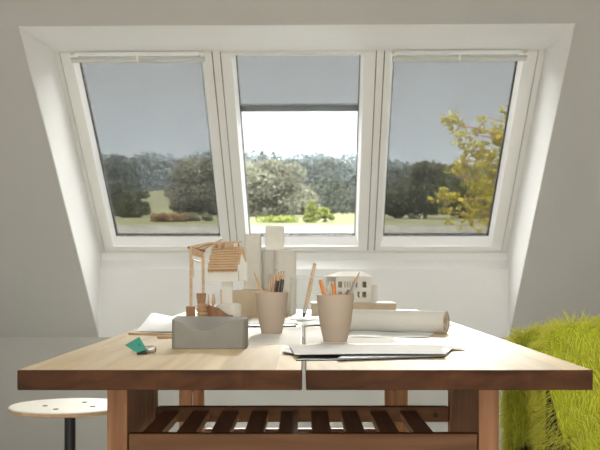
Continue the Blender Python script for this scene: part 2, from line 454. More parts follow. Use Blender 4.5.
for a, b in zip(rings, rings[1:]):
    for k in range(6):
        sh.f.append([a + k, a + (k + 1) % 6, b + (k + 1) % 6, b + k]); sh.m.append(0)
for b in (rings[0], rings[-1]): sh.f.append([b + k for k in range(6)]); sh.m.append(0)
sh.build('shell', M['blackseat'], chair, smooth=True)
st = [(p.x, p.y) for p, nn, s in upath(40, .02)]
sb = MB().prism([(x - .80, y - 2.37) for x, y in st], .655, .70, 'z'); sb.v = [(x, y, z - .04) for x, y, z in sb.v]; sb.build('seat', M['blackseat'], chair, bevel=.012)
for sx in (-1, 1):
    for sy in (-1, 1):
        MB().tube([(.04 + sx * .17, sy * .17, .656), (.04 + sx * .22, sy * .21, .0)], [.013, .009], 12).build('leg', M['black'], chair, smooth=True)
for sy in (-1, 1):
    MB().tube([(.04 - .197, sy * .192, .28), (.04 + .197, sy * .192, .28)], .008, 8).build('footrest', M['black'], chair, smooth=True)
for sx in (-1, 1):
    MB().tube([(.04 + sx * .200, -.195, .28), (.04 + sx * .200, .195, .28)], .008, 8).build('footrest', M['black'], chair, smooth=True)
# pelt: draped surface over rim
def pelt_pt(s, t):
    """s along path 0..1, t 0..1 from outer hem over the rim to inner hem"""
    i = s * (len(PP) - 1); i0 = min(int(i), len(PP) - 2); fr = i - i0
    p = PP[i0][0].lerp(PP[i0 + 1][0], fr); nn = PP[i0][1].lerp(PP[i0 + 1][1], fr).normalized()
    rz = rimz(s) + .004
    wob = noise.noise(Vector((s * 6, t * 3, 1.3)))
    puff = .028 + .014 * wob
    hem_o = .60 + .05 * noise.noise(Vector((s * 5, 7.7, 0)))
    hem_i = .70 + .03 * noise.noise(Vector((s * 5, 3.7, 0)))
    r_ = puff
    # near arm front hem slopes backwards going down
    if t < .42:
        k = t / .42; z = hem_o + (rz - .01 - hem_o) * k; off = r_ * (1 + .55 * math.sin(PI * (1 - k) * .9)) + .006
        if s < .25: p = p + Vector((.10 * (1 - k) * (1 - s / .25), 0))
    elif t < .58:
        a = (t - .42) / .16 * PI; z = rz - .01 + math.sin(a) * (r_ + .008); off = math.cos(a) * r_
    else:
        k = 1 - (t - .58) / .42; z = hem_i + (rz - .01 - hem_i) * k; off = -r_ * (1 + .3 * math.sin(PI * k))
        if s < .25: p = p + Vector((.10 * (1 - k) * (1 - s / .25), 0))
    tip = min(s, 1 - s)
    if tip < .06: z -= .05 * (1 - tip / .06) ** 2 * (1 if t > .2 else .2)
    if .985 > 1 - s >= 0 and s < .25: pass
    q = p + nn * off
    return Vector((q.x, q.y, z))
PP = upath(120, .02)
pelt = empty('fur_throw', (.80, 2.37, .70))
tag(pelt, 'shaggy lime green fur throw draped over the tub chair', 'throw')
def prel(v): return (v[0] - .80, v[1] - 2.37, v[2] - .70)
NS, NT = 150, 60
G = [[pelt_pt(i / NS, j / NT) for j in range(NT + 1)] for i in range(NS + 1)]
V = [prel(G[i][j]) for i in range(NS + 1) for j in range(NT + 1)]
Fc = [(i * (NT + 1) + j, (i + 1) * (NT + 1) + j, (i + 1) * (NT + 1) + j + 1, i * (NT + 1) + j + 1) for i in range(NS) for j in range(NT)]
hide = raw('hide', V, Fc, M['furskin'], pelt, smooth=True)
NH = 62000
Vh = []; Fh = []
cl = [(random.random(), random.random()) for _ in range(700)]
for k in range(NH):
    s = random.random(); t = random.random(); endcap = random.random() < .05
    if endcap: s = random.choice((.001, .999)) 
    i = min(int(s * NS), NS - 1); j = min(int(t * NT), NT - 1)
    base = G[i][j].lerp(G[i + 1][j + 1], random.random())
    n = (G[i + 1][j] - G[i][j]).cross(G[i][j + 1] - G[i][j])
    if n.length == 0: continue
    n.normalize()
    pn = PP[min(int(s * 120), 120)][1]; p3 = PP[min(int(s * 120), 120)][0]
    cen = Vector((p3.x, p3.y, min(base.z, rimz(s) - .02)))
    if n.dot(base - cen) < 0: n = -n
    if endcap:
        tv = (G[1][j] - G[0][j]) if s < .5 else (G[NS - 1][j] - G[NS][j])
        tv = Vector((-1, 0, 0)); base = base.lerp(Vector((cen.x, cen.y, base.z)), random.random()); n = (tv + n * .3).normalized()
    ln = random.uniform(.020, .040)
    c1 = noise.noise_vector(base * 26) * .6
    d = (n * .8 + c1 * .9 + Vector((0, 0, -.35)) + Vector([random.uniform(-.25, .25) for _ in range(3)])).normalized()
    d2 = (d + Vector((0, 0, -.75)) + noise.noise_vector(base * 25 + Vector((5, 5, 5))) * .7).normalized()
    p1 = base + d * ln * .5; p2 = p1 + d2 * ln * .6
    w = random.uniform(.0004, .0008)
    sd = d.cross(Vector((random.random() - .5, random.random() - .5, random.random() - .5))).normalized() * w
    sd2 = d.cross(sd).normalized() * w
    b = len(Vh)
    for q, sc_ in ((base, 1), (p1, .9)):
        Vh += [prel(q + sd * sc_), prel(q - sd * .5 * sc_ + sd2 * .87 * sc_), prel(q - sd * .5 * sc_ - sd2 * .87 * sc_)]
    Vh.append(prel(p2))
    for a_ in range(3):
        c_ = (a_ + 1) % 3
        Fh += [(b + a_, b + c_, b + 3 + c_), (b + a_, b + 3 + c_, b + 3 + a_), (b + 3 + a_, b + 3 + c_, b + 6)]
hair = raw('fur', Vh, Fh, M['fur'], pelt); hair['kind'] = 'stuff'

# ------------------------------------------------------------- cups with pencils
def cup(c, Rt, h, label):
    r0, r1 = Rt * .62, Rt
    o = [(r0 - .004, 0), (r0, .001), (r0 * 1.06, h * .08), (Rt * .76, h * .25), (Rt * .84, h * .42), (Rt * .90, h * .62), (Rt * .97, h * .86), (Rt, h - .0012), (Rt - .001, h), (Rt - .0035, h - .001)]
    i = [(Rt - .006, h * .85), (Rt * .82, h * .5), (Rt * .70, h * .25), (Rt * .56, .007), (.0005, .006)]
    ob = MB().lathe(o + i, n=56).build('cup', M['porcelain'], loc=(c.x, c.y, TT), smooth=True)
    return tag(ob, label, 'cup', 'matt beige cups holding pencils')
zc1, zc2 = 2.43, 2.155
c1 = Vector(((271.7 - CX) * zc1 / F, zc1, TT)); c2 = Vector(((335.4 - CX) * zc2 / F, zc2, TT))
cup(c1, .0385, .0965, 'matt beige cup on the left half, full of dark and plain pencils')
cup(c2, .0392, .0965, 'matt beige cup on the right half, holding two orange pencils')
def pencil(base, tip, r, label, body, kind='sharp', name='pencil'):
    base = Vector(base); tip = Vector(tip); d = (tip - base); Ln = d.length
    q = d.to_track_quat('Z', 'Y'); o = empty(name, base); o.rotation_mode = 'QUATERNION'; o.rotation_quaternion = q
    tag(o, label, 'pencil', None)
    if kind == 'sharp':
        MB().lathe([(r, 0), (r, Ln - .02)], n=6).build('shaft', body, o)
        MB().lathe([(r, Ln - .02), (.0012, Ln - .004)], n=12).build('sharpened_cone', M['pencilwood'], o)
        MB().lathe([(.0012, Ln - .004), (.0003, Ln)], n=8).build('lead', M['graphite'], o)
    elif kind == 'blunt':
        MB().lathe([(r, 0), (r, Ln - .012)], n=6).build('shaft', body, o)
        MB().lathe([(r * 1.05, Ln - .012), (r * 1.05, Ln)], n=12).build('end_cap', M['steel'], o)
    else:
        MB().lathe([(r, 0), (r, Ln - .003), (r * .8, Ln)], n=10).build('shaft', body, o)
        MB().lathe([(r * .55, Ln), (r * .5, Ln + .0006)], n=8).build('end_cap', M['gapline'], o)
    return o
def in_cup(c, z, px, py, dy, bx, by, *a, **k):
    t = mp(px, py, z + dy); b = Vector((c.x + bx, c.y + by, TT + .012)); return pencil(b, t, *a, **k)
in_cup(c1, zc1, 254.2, 272.5, .0, .010, -.004, .0036, 'plain wooden pencil leaning left in the left cup', M['pencilwood'])
in_cup(c1, zc1, 269.4, 274, -.012, -.004, .006, .0036, 'plain pencil with a grey blunt end upright in the left cup', M['pencilwood'], 'blunt')
in_cup(c1, zc1, 276.2, 269.5, .012, -.012, -.002, .0038, 'tallest plain sharpened pencil in the left cup, just left of the first black one', M['pencilwood'])
in_cup(c1, zc1, 279.0, 272, -.008, -.002, .010, .0040, 'black pencil between two plain ones in the left cup', M['graphite'])
in_cup(c1, zc1, 281.4, 270.8, .010, .002, -.008, .0030, 'plain sharpened pencil between the two black ones in the left cup', M['pencilwood'])
in_cup(c1, zc1, 283.9, 270.8, -.004, .010, .004, .0042, 'black pencil farthest right in the left cup', M['graphite'])
in_cup(c2, zc2, 320.4, 280.3, .0, -.002, -.004, .0042, 'orange pencil leaning left against the rim of the right cup', M['orange'], 'flat')
in_cup(c2, zc2, 333.0, 283.5, .014, .008, -.010, .0040, 'shorter orange pencil in the middle of the right cup', M['orange'], 'flat')
in_cup(c2, zc2, 359.5, 272.0, -.008, -.008, .006, .0038, 'silver grey sharpened pencil leaning right in the right cup', M['steel'])
in_cup(c2, zc2, 349.0, 290.2, .010, -.004, -.006, .0045, 'short brown pencil stub by the right rim of the right cup', M['brown'], 'flat')
in_cup(c2, zc2, 327.8, 286.0, .022, .006, .004, .0036, 'pale grey pencil between the orange ones in the right cup', M['bar_metal'], 'flat')

# ------------------------------------------------------------- glass jar with brush
g = empty('glass_jar', mp(308.5, 0, 3.02).xy.to_3d() + Vector((0, 0, TT)))
tag(g, 'clear glass jar behind the two cups holding a long wooden brush', 'jar')
Rj, hj = .054, .128
class JB(MB):
    def build(s, *a, **k):
        s.f = s.f[:-2]; s.m = s.m[:-2]; return MB.build(s, *a, **k)
JB().lathe([(Rj - .003, 0), (Rj, .003), (Rj, hj)], n=48).build('glass_wall', M['jar'], g, smooth=True)
MB().lathe([(Rj - .004, .0002), (Rj - .004, .006)], n=40).build('base', M['glass_edge'], g, smooth=True)
MB().lathe([(Rj + .0004, hj - .002), (Rj + .0008, hj), (Rj - .001, hj + .0016), (Rj - .001, hj)], n=48).build('rim', M['glass_edge'], g, smooth=True)
b0 = Vector((-.014, .0, .012)); t0 = mp(314.6, 264.5, 3.02) - g.location
br = empty('paint_brush', g.location + b0); tag(br, 'long wooden brush standing in the glass jar, leaning right', 'brush')
br.rotation_mode = 'QUATERNION'; dd = t0 - b0; br.rotation_quaternion = dd.to_track_quat('Z', 'Y')
MB().tube([(0, 0, .03), (0, 0, dd.length * .5), (0, 0, dd.length)], [.0055, .0062, .005], 12).build('handle', M['balsa'], br, smooth=True)
MB().lathe([(.0052, dd.length), (.004, dd.length + .003)], n=12).build('end_cap', M['brown'], br)
MB().lathe([(.006, .012), (.0055, .034)], n=12).build('ferrule', M['steel'], br, smooth=True)
MB().lathe([(.003, 0.0), (.006, .012)], n=12).build('bristles', M['gapline'], br, smooth=True)
tag(MB().lathe([(.062, 0), (.075, .0035), (.078, .0062), (.074, .0066), (.06, .003), (.0005, .003)], n=40).build('coaster', M['balsa'], loc=(g.location.x + .045, g.location.y + .10, TT), smooth=True),
    'shallow wooden dish behind the glass jar', 'dish')

# ------------------------------------------------------------- paper things
def sheet(name, corners, m, label, cat, curl=None, th=.0006, z=0.0, n=14, group=None):
    """corners front-left, front-right, back-right, back-left on the tabletop; curl(u,v)->height"""
    c0, c1_, c2_, c3 = [tp(*c) for c in corners]
    cen = (c0 + c1_ + c2_ + c3) / 4
    mb = MB()
    def P(u, v, dz):
        p = c0.lerp(c1_, u).lerp(c3.lerp(c2_, u), v); h = curl(u, v) if curl else 0
        return (p.x - cen.x, p.y - cen.y, z + h + dz)
    for k, dz in enumerate((0, th)):
        for i in range(n + 1):
            for j in range(n + 1): mb.v.append(P(i / n, j / n, dz))
    N = (n + 1) ** 2
    for i in range(n):
        for j in range(n):
            a = i * (n + 1) + j; q = [a, a + n + 1, a + n + 2, a + 1]
            mb.f += [q[::-1], [x + N for x in q]]; mb.m += [0, 0]
    bd = [(i * (n + 1)) for i in range(n + 1)] + [n * (n + 1) + j for j in range(1, n + 1)] + [i * (n + 1) + n for i in range(n - 1, -1, -1)] + [j for j in range(n - 1, 0, -1)]
    for a, b in zip(bd, bd[1:] + bd[:1]): mb.f.append([a, b, b + N, a + N]); mb.m.append(0)
    o = mb.build(name, m, loc=(cen.x, cen.y, TT))
    return tag(o, label, cat, group)
gp_ = 'loose sheets and card on the table'
sheet('card_sheet', [(296, 361), (346, 360.5), (350, 354), (304, 353)], M['blackcard'], 'black card lying under the front stack of white sheets', 'card', th=.002, group=gp_)
sheet('card_sheet', [(282, 354.5), (300, 356.5), (320, 351), (286, 350.5)], M['greypaper'], 'grey card corner sticking out at the left of the front stack', 'card', th=.002, z=.003, group=gp_)
sheet('magazine', [(338, 361.5), (444, 358), (452, 351), (350, 351)], M['greypaper'], 'grey printed sheet under the right end of the front stack', 'paper', th=.0025, z=.0025, group=gp_)
sheet('paper_sheet', [(295, 359.0), (447, 358.5), (438, 350), (289, 349.5)], M['paper'], 'large white sheet on top of the front stack, front edge lifted', 'paper', curl=lambda u, v: .0040 + .001 * math.sin(u * 3) * (1 - v), z=.003, group=gp_)
sheet('paper_sheet', [(300, 354), (471, 350.8), (440, 346.8), (286, 348)], M['paper_warm'], 'long thin sheet reaching right from under the top of the front stack', 'paper', curl=lambda u, v: .0045 - .0030 * u * u, z=.0015, group=gp_)
sheet('paper_sheet', [(350, 337.5), (428, 338), (437, 331.5), (352, 331)], M['paper'], 'white sheet with a wavy edge under the paper roll', 'paper', curl=lambda u, v: .0008 + .0008 * math.sin(u * 9), group=gp_)
sheet('paper_sheet', [(247, 345), (300.5, 344.5), (301, 327), (256, 327)], M['paper_warm'], 'warm white sheet under the left cup', 'paper', group=gp_, th=.0004)
sheet('paper_sheet', [(305.5, 343.5), (400, 343), (372, 327), (305.5, 327.5)], M['paper_warm'], 'warm white sheet under the right cup', 'paper', group=gp_, th=.0004)
sheet('notebook', [(246, 327.5), (296, 327.0), (294, 321), (250, 321.5)], M['blackcard'], 'flat black notebook behind the left cup', 'notebook', th=.004)
sheet('paper_sheet', [(246, 325.5), (299, 325.2), (294, 320), (252, 320.5)], M['paper'], 'white sheet on the black notebook behind the left cup', 'paper', z=.0045, group=gp_)
sheet('paper_sheet', [(300, 326.5), (345, 326.0), (340, 321.5), (302, 322)], M['paper'], 'curling white sheet in front of the glass jar', 'paper', curl=lambda u, v: .004 * math.sin(PI * u) + .0003, group=gp_)
sheet('paper_sheet', [(440, 327), (455, 326.5), (447, 322.5), (432, 323)], M['paper'], 'small white sheet beyond the right end of the paper roll', 'paper', curl=lambda u, v: .002 + .006 * v, group=gp_)
sheet('paper_sheet', [(136, 333.2), (200, 333.2), (205, 323), (151, 323)], M['paper'], 'white sheet with a curled corner behind the grey block', 'paper',
      curl=lambda u, v: 0.004 + .024 * max(0, 1 - abs(u - .05) / .75) * v ** 1.2 + .004 * (1 - v) * 0, group=gp_)
def lath(p0, p1, w, h, label):
    a, b = tp(*p0), tp(*p1); d = b - a; r = empty('wooden_lath', (a + b) / 2, math.atan2(d.y, d.x)); r.location.z = TT
    o = MB().box((-d.length / 2, -w / 2, 0), (d.length / 2, w / 2, h)).build('wooden_lath', M['ply'], bevel=.0008)
    o.location = r.location; o.rotation_euler = r.rotation_euler; bpy.data.objects.remove(r)
    return tag(o, label, 'lath', 'wooden laths under the sheet')
lath((131, 334.5), (205, 336.2), .026, .0050, 'thin wooden lath under the curled white sheet, longer of the two')
lath((158, 338.4), (200, 338.8), .014, .0060, 'shorter thin wooden lath just behind the grey block')

# paper roll
a = Vector((.332, 2.42, TT + .0262)); th_ = math.radians(25); ax = Vector((-math.cos(th_), math.sin(th_), 0)); Lr = .27
r = empty('paper_roll', (a.x, a.y, a.z)); r.rotation_mode = 'QUATERNION'; r.rotation_quaternion = ax.to_track_quat('Z', 'Y')
tag(r, 'thick roll of white paper lying behind the right cup', 'paper roll')
R1, Ri = .0262, .0125
o = MB(); prof = [(Ri, 0), (R1, 0), (R1, Lr), (Ri, Lr)]; n = 56
for rr, zz in prof:
    for k in range(n):
        t = 2 * PI * k / n; o.v.append((rr * math.cos(t), rr * math.sin(t), zz))
for i in range(4):
    for k in range(n):
        j = (i + 1) % 4; o.f.append([i * n + k, i * n + (k + 1) % n, j * n + (k + 1) % n, j * n + k]); o.m.append(0)
o.build('rolled_paper', M['paper_warm'], r, smooth=True)
o = MB()
for i in range(0, 3):
    rr = Ri + .004 + i * .003
    for k in range(n):
        pass
    o.tube([(rr * math.cos(t * PI / 20), rr * math.sin(t * PI / 20), -.0004) for t in range(38)], .0004, 4)
o.build('winding', M['ply'], r)
o = MB()
for rr, zz in [(Ri - .0012, .002), (Ri, .002), (Ri, Lr - .002), (Ri - .0012, Lr - .002)]:
    for k in range(n):
        t = 2 * PI * k / n; o.v.append((rr * math.cos(t), rr * math.sin(t), zz))
for i in range(4):
    for k in range(n):
        j = (i + 1) % 4; o.f.append([i * n + k, i * n + (k + 1) % n, j * n + (k + 1) % n, j * n + k]); o.m.append(0)
o.build('core', M['card'], r, smooth=True)

# ------------------------------------------------------------- grey scooped block
def scoop():
    d0 = 1.945; x0 = (171.3 - CX) * d0 / F; x1 = (246.3 - CX) * d0 / F; W = x1 - x0; D = .075; hh = .0575
    mb = MB(); nx, ny = 48, 14; idx = {}
    def yf(u): return -.006 * math.sin(PI * u) + .010 * (1 - min(1, min(u, 1 - u) / .05)) ** 2
    def top(u, v):
        dip = .024 * math.exp(-((u - .42) / .29) ** 2) * (1 - v) ** 1.1
        return hh - dip - .002 * (u) + .0006
    for i in range(nx + 1):
        for j in range(ny + 1):
            u, v = i / nx, j / ny
            y = yf(u) + (D + .006 * math.sin(PI * u) - yf(u)) * v
            idx[i, j] = len(mb.v); mb.v.append((x0 + W * u, y, top(u, v)))
    for i in range(nx):
        for j in range(ny): mb.f.append([idx[i, j], idx[i + 1, j], idx[i + 1, j + 1], idx[i, j + 1]]); mb.m.append(0)
    bd = [(i, 0) for i in range(nx + 1)] + [(nx, j) for j in range(1, ny + 1)] + [(i, ny) for i in range(nx - 1, -1, -1)] + [(0, j) for j in range(ny - 1, 0, -1)]
    base = {}
    for k in bd: base[k] = len(mb.v); x, y, z = mb.v[idx[k]]; mb.v.append((x, y, 0))
    for a_, b_ in zip(bd, bd[1:] + bd[:1]): mb.f.append([base[a_], base[b_], idx[b_], idx[a_]]); mb.m.append(0)
    mb.f.append([base[k] for k in bd]); mb.m.append(0)
    o = mb.build('scooped_block', M['concrete'], loc=(0, d0, TT), bevel=.0015, smooth=True)
    return tag(o, 'matt grey clay block with a scooped top on the left of the table', 'block')
scoop()

# ------------------------------------------------------------- green card and clip
g0 = tp(138, 353.5)
r = empty('green_card', g0); tag(r, 'folded teal green card with darker print, propped by a clip', 'card')
o = MB().poly([(-.020, .006, .019), (-.001, -.003, .001), (.016, .0, .004), (.0045, .020, .030)], 0); k = .0006
def quad(dx=0.):
    a_ = mp(125.2, 345.3, 1.84); b_ = mp(137.0, 353.0, 1.80); c_ = mp(146.6, 349.5, 1.81); d_ = mp(139.6, 337.2, 1.86)
    return [a_ - g0, b_ - g0, c_ - g0, d_ - g0]
q = quad(); n_ = (q[1] - q[0]).cross(q[3] - q[0]).normalized() * .0008
mb = MB(); mb.v = [tuple(p) for p in q] + [tuple(p + n_) for p in q]
mb.f = [[0, 1, 2, 3], [7, 6, 5, 4]] + [[i, (i + 1) % 4, 4 + (i + 1) % 4, 4 + i] for i in range(4)]; mb.m = [0] * 6
mb.build('card', M['teal'], r)
cc = (q[0] + q[1] + q[2] + q[3]) / 4
side = n_.normalized()
if side.y > 0: side = -side
u_ = (q[3] - q[0]).normalized(); w_ = side.cross(u_)
mb = MB(); pts = [cc + side * .0012 + (u_ * math.cos(t) * .0075 + w_ * math.sin(t) * .0068) * (1 + .12 * math.sin(3 * t)) for t in [k * 2 * PI / 24 for k in range(24)]]
mb.poly(pts); mb.build('print', M['teal_d'], r)
r2 = empty('clip', tp(142, 354.3)); tag(r2, 'small black clip lying against the green card', 'clip')
mb = MB().prism([(-.009, 0), (.009, 0), (.005, .009), (-.004, .010)], -.006, .006, 'y'); mb.build('jaw', M['black'], r2, bevel=.001)
for s in (-1, 1):
    MB().tube([(-.004, s * .004, .008), (-.014, s * .005, .006), (-.018, 0, .004)], .0008, 6).build('wire_arm', M['steel'], r2)
r3 = empty('film_canister', tp(150.0, 353.2) + Vector((0, 0, .0068))); r3.rotation_euler = (0, PI / 2, math.radians(12))
tag(r3, 'small grey metal cylinder lying beside the green card', 'cylinder')
MB().lathe([(.0062, -.0095), (.0068, -.0085), (.0068, .0065), (.006, .0085)], n=24).build('barrel', M['steel'], r3, smooth=True)
MB().lathe([(.0055, .0085), (.0055, .0095), (.0022, .011)], n=20).build('cap', M['brown'], r3, smooth=True)

# ------------------------------------------------------------- wooden porch frame
D1 = 3.00
r = empty('porch_frame_model', (mp(197, 0, D1).x, D1, TT)); O = r.location.copy()
tag(r, 'slender porch frame of light wooden sticks on two tall posts', 'architectural model')
def st(p, q, w, nm, m, root, dp=0, dq=0, base=D1):
    a_ = mp(p[0], p[1], base + dp) - root.location; b_ = mp(q[0], q[1], base + dq) - root.location
    if p[1] > 310: a_.z = 0
    if q[1] > 310: b_.z = 0
    return MB().tube([a_, b_], w, 4).build(nm, m, root)
st((191.0, 321), (191.0, 247), .0042, 'post', M['balsa'], r)
st((203.2, 321), (203.2, 250), .0042, 'post', M['balsa'], r, .06, .06)
st((188.2, 247.5), (204.6, 250.8), .0040, 'beam', M['brown'], r, 0, .06)
st((191, 253.5), (203, 257), .0030, 'beam', M['balsa'], r, 0, .06)
st((191, 258.5), (200, 262), .0024, 'brace', M['balsa'], r, 0, .05)
st((190, 246.6), (212, 242.8), .0030, 'rafter', M['balsa'], r, 0, .04)
st((203, 249.5), (222, 239.5), .0030, 'rafter', M['balsa'], r, .06, .10)
st((197, 248), (217, 242.5), .0024, 'rafter', M['balsa_d'], r, .03, .07)
st((212, 243.2), (242, 241.6), .0024, 'ridge_stick', M['balsa'], r, .04, .06)
st((192.6, 259), (193.4, 277), .0018, 'hanging_stick', M['balsa'], r, .02, .02)
a_ = mp(191, 247.5, D1) - r.location; b_ = mp(203, 251, D1 + .06) - r.location; MB().poly([a_, b_, b_ + Vector((0, 0, -.022)), a_ + Vector((0, 0, -.018))]).build('panel', M['balsa'], r).modifiers.new('s', 'SOLIDIFY').thickness = .002

# slatted-roof house on a column
D2 = 3.02
r = empty('house_model', (mp(226, 0, D2).x, D2, TT)); tag(r, 'small house model with a stick-slatted roof raised on a pale column', 'architectural model'); O = r.location.copy()
def wl(px, py, d=D2): return mp(px, py, d) - O
mb = MB(); x0, x1 = wl(208.8, 0).x, wl(238.3, 0).x; za, zb = wl(0, 281.5).z, wl(0, 270.5).z
mb.box((x0, 0, za), (x1, .075, zb)); mb.build('body', M['board'], r, bevel=.0006)
mb = MB(); mb.prism([(x1 + .0005, za + .004), (wl(246.5, 0).x, za + .002), (wl(246, 0).x, zb + .020), (wl(241, 0).x, zb + .050), (x1 + .0005, zb + .0)], .012, .07, 'y'); mb.build('side_wing', M['board'], r)
tl = wl(214, 246, D2 + .065); tr = wl(239.5, 244.5, D2 + .065); bl = wl(207.6, 270.5, D2 - .006); br_ = wl(237.3, 270.0, D2 - .006)
nn = (br_ - bl).cross(tl - bl).normalized()
roof = MB(); roof.v = [tuple(p) for p in (bl, br_, tr, tl)] + [tuple(p - nn * .003) for p in (bl, br_, tr, tl)]
roof.f = [[0, 1, 2, 3], [4, 5, 6, 7]] + [[i, (i + 1) % 4, 4 + (i + 1) % 4, 4 + i] for i in range(4)]; roof.m = [0] * 6
ro = roof.build('roof', M['balsa_d'], r)
for k in range(10):
    t = (k + .4) / 10
    p = bl.lerp(tl, t); q = br_.lerp(tr, t); ex = random.uniform(-.004, .006); dd = (q - p).normalized()
    MB().tube([p - dd * (.002 + ex * .5) + nn * .002, q + dd * ex * .4 + nn * .002], .0036, 4).build('roof_slat', M['balsa'], ro)
for k in range(16):
    t = (k + .5) / 16; p = tl.lerp(tr, t); u = (bl - tl).normalized()
    MB().tube([p - u * random.uniform(.0, .006) + nn * .005, p + u * random.uniform(.012, .022) + nn * .005], .0020, 4).build('roof_stick', random.choice([M['balsa'], M['balsa_d']]), ro)
for k in range(12):
    t = (k + .5) / 12; p = bl.lerp(br_, t)
    MB().tube([p + nn * .003, p + Vector((0, -.003, -.004 - .003 * random.random()))], .0020, 4).build('eave_stick', M['balsa_d'], ro)
for k in range(5):
    p = wl(239.8 + k * .9, 246 + k * .4, D2 + .05); q = wl(239.4 + k * 1.6, 264.5 - k * .6, D2 + .02)
    MB().tube([p, q], .0022, 4).build('side_slat', M['balsa'], ro)
MB().box((wl(232.5, 0).x, .05, wl(0, 250).z), (wl(236.5, 0).x, .06, wl(0, 241.5).z)).build('chimney', M['board'], r)
MB().box((wl(234.3, 0).x, .030, wl(0, 250).z), (wl(235.5, 0).x, .034, wl(0, 246.5).z)).build('chimney_stick', M['orange'], r)
mb = MB().prism([(wl(221.3, 0).x, 0), (wl(232, 0).x, 0), (wl(231.5, 0).x, za), (wl(220.8, 0).x, za)], .018, .050, 'y'); mb.build('column', M['board'], r)
MB().tube([(wl(220.7, 0).x, .016, .02), (wl(220.4, 0).x, .016, za * .8)], .0018, 4).build('stick', M['balsa'], r)

# landscape base: brown wavy block, discs, box, small figures
D3 = 2.90
b = MB(); x0 = mp(206, 0, D3).x; x1 = mp(232, 0, D3).x
pts = [(x0, 0)] + [(x1, 0)] + [(x1 - (x1 - x0) * t, 0.020 + .030 * (.5 + .5 * math.cos(PI * max(0, min(1, (1 - t - .1) * 1.15))))) for t in [k / 16 for k in range(17)]]
o = b.prism([(p[0] - x0, p[1]) for p in pts], 0, .05, 'y').build('terrain_block', M['brown'], loc=(x0, D3, TT)); tag(o, 'dark brown wooden block with a sloping wavy top behind the grey block', 'block')
x0 = mp(213, 0, 2.98).x
b = MB().lathe([(.001, 0), (.040, 0), (.042, .044), (.040, .049), (.001, .052)], n=36); b.v = [(x * 1.05, y * .9, z + .004 * math.sin(x * 70) * (z > .02)) for x, y, z in b.v]
o = b.build('plaster_mound', M['board'], loc=(mp(226, 0, 2.98).x, 3.01 - .02, TT), smooth=True); tag(o, 'pale wavy plaster mound at the foot of the house model column', 'mound')
o.scale = (1, .55, 1); o.location.y = 2.978
cx = mp(202.0, 0, 2.86).x
for k in range(5):
    zz = TT + k * .0112
    o = MB().lathe([(.012, 0), (.0165 - .0005 * k, .004), (.0165 - .0005 * k, .006), (.012, .0111)], n=28).build('wooden_disc', M['balsa_d'], loc=(cx + .001 * (-1) ** k, 2.86, zz), smooth=True)
    tag(o, 'round wooden disc, %s of the stack in front of the porch frame' % ['bottom', 'second from the bottom', 'middle', 'second from the top', 'topmost'][k], 'disc', 'stacked wooden discs')
zt_ = TT + .0560
o = MB().prism([(-.0150, .002), (.0150, .002), (.0135, .034), (-.0125, .034)], -.012, .012, 'y'); o.v = [(x, y, z) for x, y, z in o.v]
o = MB().prism([(-.0100, 0), (.0100, 0), (.0125, .028), (-.0125, .028)], -.010, .010, 'y').build('wooden_block', M['brown'], loc=(cx - .002, 2.862, zt_)); tag(o, 'small brown wooden block standing on top of the stacked discs', 'block')
o = MB().box((-.012, -.01, 0), (.012, .012, .046)).build('wooden_block', M['brown'], loc=(mp(190.5, 0, 2.93).x, 2.935, TT)); tag(o, 'small brown wooden block at the foot of the left porch post', 'block')
for k, (px, w, h, lab) in enumerate([(208.5, .0030, .030, 'thin pale figure beside the stacked discs'), (213.5, .0055, .032, 'stout pale figure in front of the porch frame')]):
    o = MB().lathe([(w * .8, 0), (w, h * .3), (w * .7, h * .72), (w * .35, h * .76), (w * .62, h * .88), (w * .3, h)], n=14).build('figurine', M['balsa'], smooth=True)
    o.location = (mp(px, 0, D3 + .02).x, D3 + .022, TT + .0500 - .0005 * k); tag(o, lab, 'figurine', 'small figures on the brown block')
for k, (p, q) in enumerate([((221, 331), (243, 326.5)), ((228, 329), (246, 327.5)), ((214, 328), (238, 328.5))]):
    a_, b_ = tp(*p), tp(*q); c_ = (a_ + b_) / 2
    o = MB().tube([a_ - c_, b_ - c_], .0022, 6).build('stick', M['balsa'], loc=c_ + Vector((0, 0, .0024 + k * .0046)))
    tag(o, 'thin wooden stick %s behind the grey block' % ['lying lowest', 'in the middle', 'lying on top'][k], 'stick', 'loose sticks behind the grey block')
o = sheet('paper_sheet', [(178, 325.5), (212, 325), (215, 321), (184, 321)], M['paper'], 'white sheet lying at the foot of the porch frame', 'paper', z=.0002, group=gp_)

